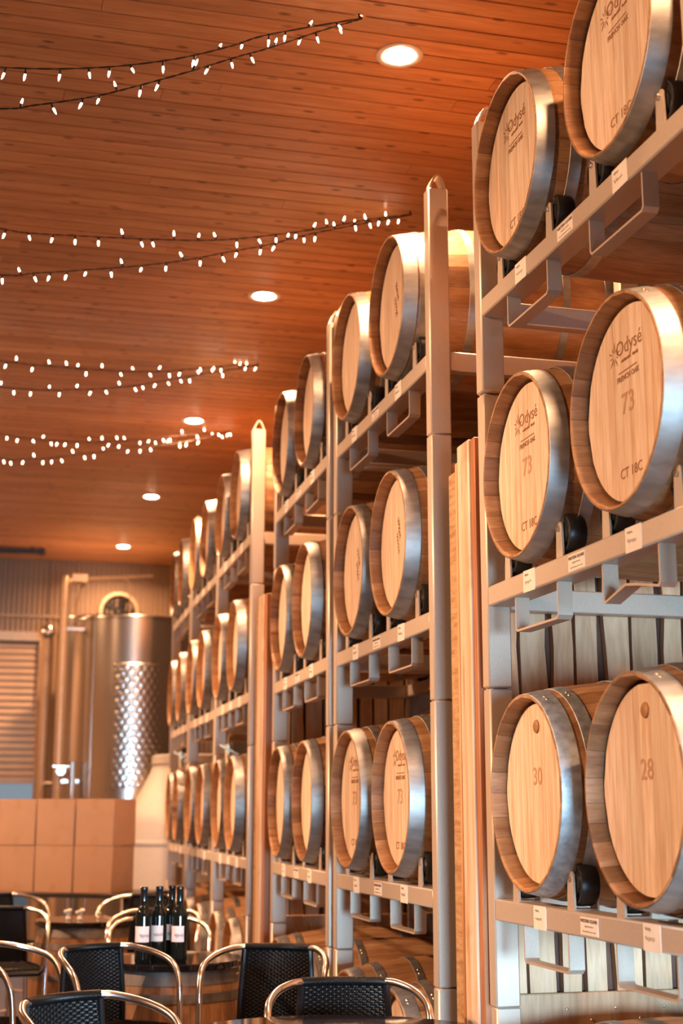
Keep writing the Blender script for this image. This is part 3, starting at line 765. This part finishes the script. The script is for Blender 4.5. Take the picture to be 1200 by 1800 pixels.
for r_ in range(32):
    v = (r_+0.5)/32
    sw.tube([seatp(-0.98+1.96*c_/28, v, 0.004*math.sin((c_+0.5)*PI/2)*(1 if r_ % 2 else -1)) for c_ in range(29)], 0.005, 4, flat=0.5)
seatw_me = sw.mesh('seat_weave', 'wicker_black', True, 60, recalc=False)
def tube_me(name, pts, r_=0.0095, mat='aluminium'): return MB().tube(pts, r_, 8).mesh(name, mat)
str_mes = [tube_me('stretcher', [(0.236, -0.281, 0.43), (0.174, 0.04, 0.43)]), tube_me('stretcher', [(-0.236, -0.281, 0.43), (-0.174, 0.04, 0.43)]),
           tube_me('stretcher', [(-0.232, -0.288, 0.30), (0.232, -0.288, 0.30)]), tube_me('stretcher', [(-0.18, 0.048, 0.30), (0.18, 0.048, 0.30)]),
           tube_me('stretcher', [(-0.248, -0.262, SEAT-0.012), (0.248, -0.262, SEAT-0.012)])]
cap_me = MB().lathe([(0.0005, 0), (0.011, 0), (0.0135, 0.002), (0.0135, 0.02), (0.0125, 0.021), (0.0005, 0.021)], 10).mesh('foot_cap', 'rubber_black')
CH = [
    (1.200, 4.710, -10, 'black woven bar armchair nearest the racks, behind the foreground table edge'),
    (1.235, 5.960, -27, 'black woven bar armchair right of the bottle table, angled left'),
    (0.505, 6.130, 32, 'black woven bar armchair just left of the wine bottles, angled right'),
    (0.292, 4.490, 36, 'nearest black woven bar armchair at the bottom left corner'),
    (0.06, 6.28, 64, 'bar armchair at the left edge showing only bare metal arms and seat'),
    (0.175, 8.720, 4, 'black woven bar armchair at the left edge below the carton table'),
    (0.175, 10.15, 40, 'farthest left bar armchair tucked below the carton stack'),
    (1.165, 9.800, -36, 'farthest right bar armchair beyond the wine bottles, facing left'),
    (1.060, 8.300, -20, 'middle one of the three bar armchairs behind the wine bottles'),
    (0.965, 7.680, -6, 'bar armchair directly behind the wine bottles, arms showing both sides'),
]
for x, y, a, lab in CH:
    t = thing('bar_armchair', lab, 'chair', (x, y, 0), (0, 0, rad(a)), 'black woven bar armchairs')
    for s_ in (-1, 1):
        am_ = ob('arm_tube', arm_me[s_], t); rl = ob('rear_leg', rleg_me[s_], t); ob('back_edge', edge_me[s_], t)
        ob('foot_cap', cap_me, am_, (0.228*s_, -0.30, 0)); ob('foot_cap', cap_me, rl, (0.195*s_, 0.075, 0))
    ob('back_wrap', wrap_me, t)
    for nm, me_ in (('back_weave', back_me), ('seat_weave', seatw_me)):
        o = ob(nm, me_, t); o['kind'] = 'stuff'
    ob('seat_frame', seatf_me, t)
    for me_ in str_mes: ob('stretcher', me_, t)

# ------------------------------------------------------------------ barrel tables with glossy black tops
def barrel_table(x, y, top_r, lab, hoops, z_extra=0.0):
    t = make_barrel(lab, (x, y, BL), 0, True, hoops, False, 0, None, random.uniform(0, 6), 'barrel tables', 'barrel_table', (0, rad(90), 0), True, 'table')
    prof = [(0.0005, -0.030-z_extra), (top_r-0.006, -0.030-z_extra), (top_r, -0.025-z_extra), (top_r, -0.006), (top_r-0.005, -0.001), (0.0005, -0.001)]
    ob('table_top', MB().lathe(prof, 64, 'x').mesh('table_top', 'table_black'), t)
    return t
barrel_table(0.875, 6.485, 0.315, 'oak barrel table with black top carrying four wine bottles', 'dimmed')
barrel_table(0.70, 8.93, 0.315, 'oak barrel table behind the left chairs with white flowers on top', 'dimmed')
barrel_table(0.98, 3.93, 0.50, 'nearest barrel table, only its glossy black top edge in view', 'dimmed', 0.02)

# ------------------------------------------------------------------ wine bottles
bp = [(0.0005, 0.004), (0.02, 0.003), (0.031, 0.0), (0.0338, 0.004), (0.0342, 0.02), (0.0342, 0.185), (0.0334, 0.200), (0.029, 0.215), (0.021, 0.226), (0.0165, 0.236), (0.0148, 0.25), (0.0145, 0.262)]
glass_me = MB().lathe(bp+[(0.0145, 0.29), (0.0005, 0.29)], 32).mesh('glass', 'bottle_glass')
foil_me = MB().lathe([(0.0150, 0.258), (0.0152, 0.262), (0.0148, 0.296), (0.0160, 0.298), (0.0162, 0.304), (0.0155, 0.310), (0.0140, 0.3115), (0.0005, 0.3115)], 24).mesh('capsule', 'bottle_foil')
label_me = MB().lathe([(0.0343, 0.085), (0.0346, 0.085), (0.0346, 0.150), (0.0343, 0.150)], 16, 'z', (0, 0, 0), rad(-97-85), rad(-97+38)).mesh('paper_label', 'label_paper')
scl = []
for s_ in range(3):
    rnd = random.Random(60+s_); pts = []
    for k in range(26):
        a = rad(-90-40+70*k/25); pts.append((0.0349*math.cos(a), 0.0349*math.sin(a), 0.112+0.012*math.sin(k*1.9)*rnd.uniform(0.3, 1)))
    scl.append(MB().tube(pts, 0.0007, 4).mesh('handwriting', 'ink'))
TT = BL+0.030
for i, (x, y, a, lab) in enumerate([(0.725, 6.30, 8, 'leftmost of four dark wine bottles on the barrel table'), (0.795, 6.335, -6, 'second from left dark wine bottle on the barrel table'), (0.857, 6.392, 4, 'third from left dark wine bottle, half behind the rightmost one'), (0.877, 6.285, -4, 'rightmost of four dark wine bottles on the barrel table')]):
    t = thing('wine_bottle', lab, 'bottle', (x, y, TT), (0, 0, rad(a)), 'wine bottles on the barrel table')
    ob('glass', glass_me, t); ob('capsule', foil_me, t)
    l_ = ob('paper_label', label_me, t); ob('handwriting', scl[i % 3], l_)
# small white flowers on the far barrel table
for i, (x, y, lab) in enumerate([(0.575, 8.86, 'left white flower bud bunch on the far barrel table'), (0.64, 8.83, 'right white flower bud bunch on the far barrel table'), (0.76, 8.95, 'single small pale bud on the far barrel table')]):
    t = thing('flower_bunch', lab, 'flowers', (x, y, TT), group='white flowers')
    vase = MB().lathe([(0.0005, 0), (0.012, 0), (0.016, 0.008), (0.013, 0.02), (0.009, 0.026), (0.0005, 0.026)], 12).mesh('vase', 'porcelain')
    ob('vase', vase, t, scale=(1, 1, 1) if i < 2 else (0.7, 0.7, 0.7))
    for k in range(4 if i < 2 else 1):
        a = k*1.7+i; rr = 0.013 if k else 0
        pet = MB().lathe([(0.0005, -0.012), (0.010, -0.008), (0.016, 0.002), (0.014, 0.010), (0.006, 0.012), (0.0005, 0.008)], 8).mesh('blossom', 'porcelain')
        ob('blossom', pet, t, (rr*math.cos(a), rr*math.sin(a), 0.035+0.006*k if i < 2 else 0.026), (rad(20)*math.cos(a), rad(20)*math.sin(a), 0))

# ------------------------------------------------------------------ carton stack on a tall black table
BW, BD, BH = 0.32, 0.38, 0.345
CA = rad(-31)
tabz = 1.015
ct = Matrix.Translation((1.02, 10.95, 0)) @ Matrix.Rotation(CA, 4, 'Z')   # origin: near corner of stack; local -x along the row, +y depth
tb = thing('high_table', 'tall black table carrying the stacked cardboard cartons', 'table', ct @ Vector((0, 0, 0)), (0, 0, CA))
ob('table_top', MB().cbox(-1.75, 0.19, -0.06, 0.62, tabz-0.03, tabz, 0.004).mesh('table_top', 'black_metal'), tb)
for lx in (-1.68, 0.12):
    for ly in (0.0, 0.55): ob('leg', MB().cbox(lx-0.02, lx+0.02, ly-0.02, ly+0.02, 0, tabz-0.03, 0.003).mesh('leg', 'black_metal'), tb)
box_b = MB().cbox(-BW/2+0.002, BW/2-0.002, 0, BD, 0.0, BH-0.004, 0.004).mesh('carton_body', 'cardboard')
flap = MB().box(-BW/2+0.003, BW/2-0.003, 0.002, BD/2-0.001, BH-0.0035, BH-0.0005).box(-BW/2+0.003, BW/2-0.003, BD/2+0.001, BD-0.002, BH-0.0035, BH-0.0005).mesh('top_flaps', 'cardboard', False)
tape = MB().box(-0.025, 0.025, -0.0008, 0.0, BH-0.075, BH-0.002).box(-0.025, 0.025, -0.0008, 0.0, 0.002, 0.07).mesh('tape', 'packing_tape', False)
colw = ['right', 'middle', 'left']
for row in range(2):
    for k in range(4):
        p = ct @ Vector((-BW/2-k*(BW+0.005), random.uniform(-0.004, 0.004), tabz+row*BH))
        lab = ('brown cardboard wine carton, %s in the %s row of the stack' % ((colw+['leftmost, outside the frame,'])[k], ['lower', 'upper'][row]))
        t = thing('carton', lab, 'box', p, (0, 0, CA+random.uniform(-0.008, 0.008)), 'stacked cardboard cartons')
        ob('carton_body', box_b, t); ob('top_flaps', flap, t); ob('tape', tape, t)

# ------------------------------------------------------------------ white poly tank
t = thing('plastic_tank', 'white plastic liquid tank with sloping shoulder behind the cartons', 'tank', (2.10, 14.02, 0))
ob('tank_body', MB().lathe([(0.0005, 0.0), (0.66, 0.0), (0.70, 0.05), (0.70, 1.50), (0.67, 1.60), (0.55, 1.80), (0.46, 1.98), (0.44, 2.05), (0.0005, 2.06)], 48).mesh('tank_body', 'poly_white'), t)
ob('lid', MB().lathe([(0.0005, 2.15), (0.42, 2.15), (0.445, 2.14), (0.45, 2.06), (0.0005, 2.055)], 48).mesh('lid', 'poly_white'), t)
ob('rim_band', MB().lathe([(0.705, 1.30), (0.712, 1.31), (0.712, 1.34), (0.705, 1.35)], 48).mesh('rim_band', 'poly_white'), t)

# ------------------------------------------------------------------ stainless tanks
def steel_tank(x, y, r_, top, lab, jacket):
    t = thing('steel_tank', lab, 'tank', (x, y, 0))
    ob('shell', MB().lathe([(0.0005, 0.3), (r_*0.9, 0.3), (r_, 0.36), (r_, top-0.02), (r_-0.004, top-0.02), (r_-0.004, top-0.3), (0.0005, top-0.3)], 72).mesh('shell', 'stainless'), t)
    ob('rim', MB().lathe([(r_-0.012, top-0.03), (r_+0.014, top-0.03), (r_+0.016, top-0.01), (r_+0.012, top), (r_-0.012, top), (r_-0.012, top-0.03)], 72).mesh('rim', 'stainless'), t)
    for k in range(4):
        a = PI/4+k*PI/2; ob('leg', MB().tube([(r_*0.8*math.cos(a), r_*0.8*math.sin(a), 0), (r_*0.8*math.cos(a), r_*0.8*math.sin(a), 0.34)], 0.03, 10).mesh('leg', 'stainless'), t)
    if jacket:
        # dimpled jacket: curved sheet with a raised dot lattice
        mb = MB(); z0, z1 = 1.85, top-0.50; a0, a1 = rad(-112), rad(-15); nz, na = 96, 112; vs_ = []; F = []
        for i in range(nz+1):
            for k in range(na+1):
                z_ = z0+(z1-z0)*i/nz; a = a0+(a1-a0)*k/na
                gx = (a-a0)*r_/0.075; gz = (z_-z0)/0.0625
                row_ = math.floor(gz); fx = (gx+0.5*(row_ % 2)) % 1-0.5; fz = gz % 1-0.5
                d = math.hypot(fx*0.075, fz*0.0625); h = -0.006*max(0, 1-d/0.024)
                rr = r_+0.009+h if 0 < i < nz and 0 < k < na else r_
                vs_.append((rr*math.cos(a), rr*math.sin(a), z_))
        for i in range(nz):
            for k in range(na): F.append((i*(na+1)+k, i*(na+1)+k+1, (i+1)*(na+1)+k+1, (i+1)*(na+1)+k))
        ob('dimple_jacket', mb.add(vs_, F).mesh('dimple_jacket', 'dimple_jacket', True, 60), t)
        # seam strip, lid hoist mast and boom
        ob('seam', MB().box(-0.012, 0.012, -r_-0.006, -r_+0.01, 0.4, top-0.04).mesh('seam', 'stainless', False), t, (0, 0, 0), (0, 0, rad(-46)))
        mx, my = -r_-0.13, -0.30
        ob('hoist_mast', MB().tube(smooth_path([(mx, my, 0.4), (mx, my, 2.4), (mx, my, top+0.28), (mx+0.02, my+0.02, top+0.36), (mx+0.10, my+0.06, top+0.42)], 5), 0.042, 12).mesh('hoist_mast', 'galvanised_pipe'), t)
        ob('hoist_winch', MB().cbox(mx+0.06, mx+0.24, my, my+0.12, top+0.37, top+0.47, 0.01).mesh('hoist_winch', 'galvanised_pipe'), t)
        ob('hoist_boom', MB().tube([(mx+0.2, my+0.06, top+0.42), (mx+0.95, my+0.25, top+0.51)], 0.018, 8).mesh('hoist_boom', 'galvanised_pipe'), t)
        ob('hoist_cable', MB().tube(smooth_path([(mx+0.62, my+0.16, top+0.46), (mx+0.70, my+0.18, top+0.38), (mx+0.70, my+0.18, top-0.1)], 4), 0.009, 6).mesh('hoist_cable', 'galvanised_pipe'), t)
        ob('hoist_brace', MB().tube(smooth_path([(mx+0.2, my+0.1, top+0.38), (mx+0.14, my+0.1, top+0.2), (mx+0.12, my+0.1, top)], 4), 0.014, 6).mesh('hoist_brace', 'galvanised_pipe'), t)
        for zz in (0.9, 1.9, top-0.15):
            ob('mast_clamp', MB().cbox(mx-0.02, -r_*0.86, my-0.02, my+0.02, zz, zz+0.04, 0.004).mesh('mast_clamp', 'stainless'), t)
        v_ = ob('valve', MB().lathe([(0.0005, -0.12), (0.045, -0.12), (0.05, -0.10), (0.032, -0.09), (0.032, 0.0), (0.05, 0.01), (0.05, 0.03), (0.0005, 0.03)], 14, 'y').mesh('valve', 'stainless'), t, (mx+0.02, my-0.06, 2.02))
        ob('valve_handle', MB().cbox(-0.09, 0.09, -0.11, -0.09, 0.035, 0.055, 0.004).mesh('valve_handle', 'stainless'), v_)
        ob('drain_pipe', MB().tube(smooth_path([(mx+0.14, my-0.05, 2.12), (mx+0.14, my-0.05, 1.5), (mx+0.14, my-0.02, 0.6)], 3), 0.038, 10).mesh('drain_pipe', 'stainless'), t)
steel_tank(1.57, 15.45, 0.62, 3.625, 'large stainless steel tank with dimpled cooling jacket beside the racks', True)
steel_tank(1.44, 16.75, 0.60, 3.80, 'second stainless steel tank standing behind the dimpled one', False)
# pipe with valve head beside the roll-up door
t = thing('door_pipe', 'vertical pipe with round cap right of the roll-up door', 'pipe', (0.735, 16.9, 0))
ob('pipe', MB().tube([(0, 0, 0), (0, 0, 3.62)], 0.055, 14).mesh('pipe', 'galvanised_pipe'), t)
ob('pipe_cap', MB().lathe([(0.0005, 0.09), (0.05, 0.08), (0.085, 0.03), (0.085, -0.03), (0.055, -0.07), (0.0005, -0.07)], 14).mesh('pipe_cap', 'stainless'), t, (0, 0, 3.66))
ob('cross_pipe', MB().tube([(0.0, 0, 1.93), (0.22, -0.2, 1.93)], 0.022, 8).mesh('cross_pipe', 'stainless'), t)

# ------------------------------------------------------------------ wall fan above the tank
t = thing('wall_fan', 'round extractor fan in the corrugated back wall above the tank', 'fan', (1.63, BY, 4.06))
ob('fan_frame', MB().lathe([(0.20, 0.0), (0.20, -0.09), (0.205, -0.11), (0.245, -0.11), (0.25, -0.09), (0.25, 0.0)], 40, 'y').mesh('fan_frame', 'galvanised_pipe'), t)
ob('fan_back', MB().lathe([(0.0005, -0.02), (0.205, -0.02), (0.205, -0.015), (0.0005, -0.015)], 40, 'y').mesh('fan_back', 'fan_dark'), t)
for rr in (0.06, 0.11, 0.16):
    ob('guard_ring', MB().tube([(rr*math.cos(2*PI*k/32), -0.10, rr*math.sin(2*PI*k/32)) for k in range(32)], 0.006, 6, closed=True).mesh('guard_ring', 'fan_dark'), t)
for k in range(5):
    a = 2*PI*k/5
    ob('fan_blade', MB().prism([(0.02, -0.02), (0.19, -0.055), (0.195, 0.05), (0.02, 0.02)], 'y', -0.055, -0.05).mesh('fan_blade', 'fan_dark', False), t, (0, 0, 0), (rad(12), a, 0))
ob('fan_hub', MB().lathe([(0.0005, -0.08), (0.03, -0.078), (0.042, -0.06), (0.042, -0.04), (0.0005, -0.04)], 16, 'y').mesh('fan_hub', 'fan_dark'), t)

# ------------------------------------------------------------------ small things hung at the far racks
t = thing('blue_sheet', 'dark blue plastic sheet hanging behind the far rack barrels', 'sheet', (1.95, 11.76, 2.62))
sh = MB(); vs_ = []; F = []
for i in range(9):
    for k in range(13): vs_.append((k*0.05, 0.012*math.sin(k*1.3)+0.008*math.sin(i*0.9), 0.66*i/8))
for i in range(8):
    for k in range(12): F.append((i*13+k, i*13+k+1, (i+1)*13+k+1, (i+1)*13+k))
sheet_me = sh.add(vs_, F).mesh('sheet', 'blue_plastic')
so = ob('sheet', sheet_me, t); md = so.modifiers.new('thick', 'SOLIDIFY'); md.thickness = 0.004
def fitting(x, y, z_, lab):
    t = thing('brass_fitting', lab, 'fitting', (x, y, z_), group='brass hose fittings')
    ob('pipe_elbow', MB().tube(smooth_path([(0, 0, 0.20), (0, 0, 0.12), (0.01, -0.01, 0.06), (0.05, -0.02, 0.03), (0.09, -0.03, 0.0)], 4), 0.022, 10).mesh('pipe_elbow', 'rivet_brass'), t)
    ob('coupling', MB().lathe([(0.0005, -0.03), (0.034, -0.03), (0.034, 0.02), (0.026, 0.03), (0.0005, 0.03)], 8).mesh('coupling', 'rivet_brass'), t, (0.09, -0.03, -0.02))
    ob('lever', MB().cbox(-0.07, 0.07, -0.008, 0.008, 0, 0.012, 0.002).mesh('lever', 'rivet_brass'), t, (0, -0.02, 0.16), (0, rad(25), 0))
    ob('hook', MB().tube(smooth_path([(0, 0, 0.18), (0, 0, 0.24), (0.015, 0, 0.27), (0.03, 0, 0.25)], 4), 0.006, 6).mesh('hook', 'rivet_brass'), t)
fitting(1.60, 9.35, 1.84, 'brass hose fitting hanging in front of the far rack second tier barrels')
fitting(1.655, 12.0, 1.90, 'small brass hose fitting hanging near the white tank')

# door track fixed under the ceiling by the back wall
t = thing('ceiling_track', 'dark metal door track under the ceiling at the far left', 'track', (0.62, 17.05, CEIL))
ob('track_rail', MB().cbox(-2.6, 0, -0.03, 0.03, -0.075, -0.02, 0.005).mesh('track_rail', 'black_metal'), t)
for xx in (-0.1, -1.2, -2.3): ob('track_hanger', MB().box(xx-0.02, xx+0.02, -0.015, 0.015, -0.022, 0.0).mesh('track_hanger', 'black_metal', False), t)
ob('track_stop', MB().cbox(-0.02, 0.05, -0.04, 0.04, -0.085, -0.01, 0.006).mesh('track_stop', 'black_metal'), t)
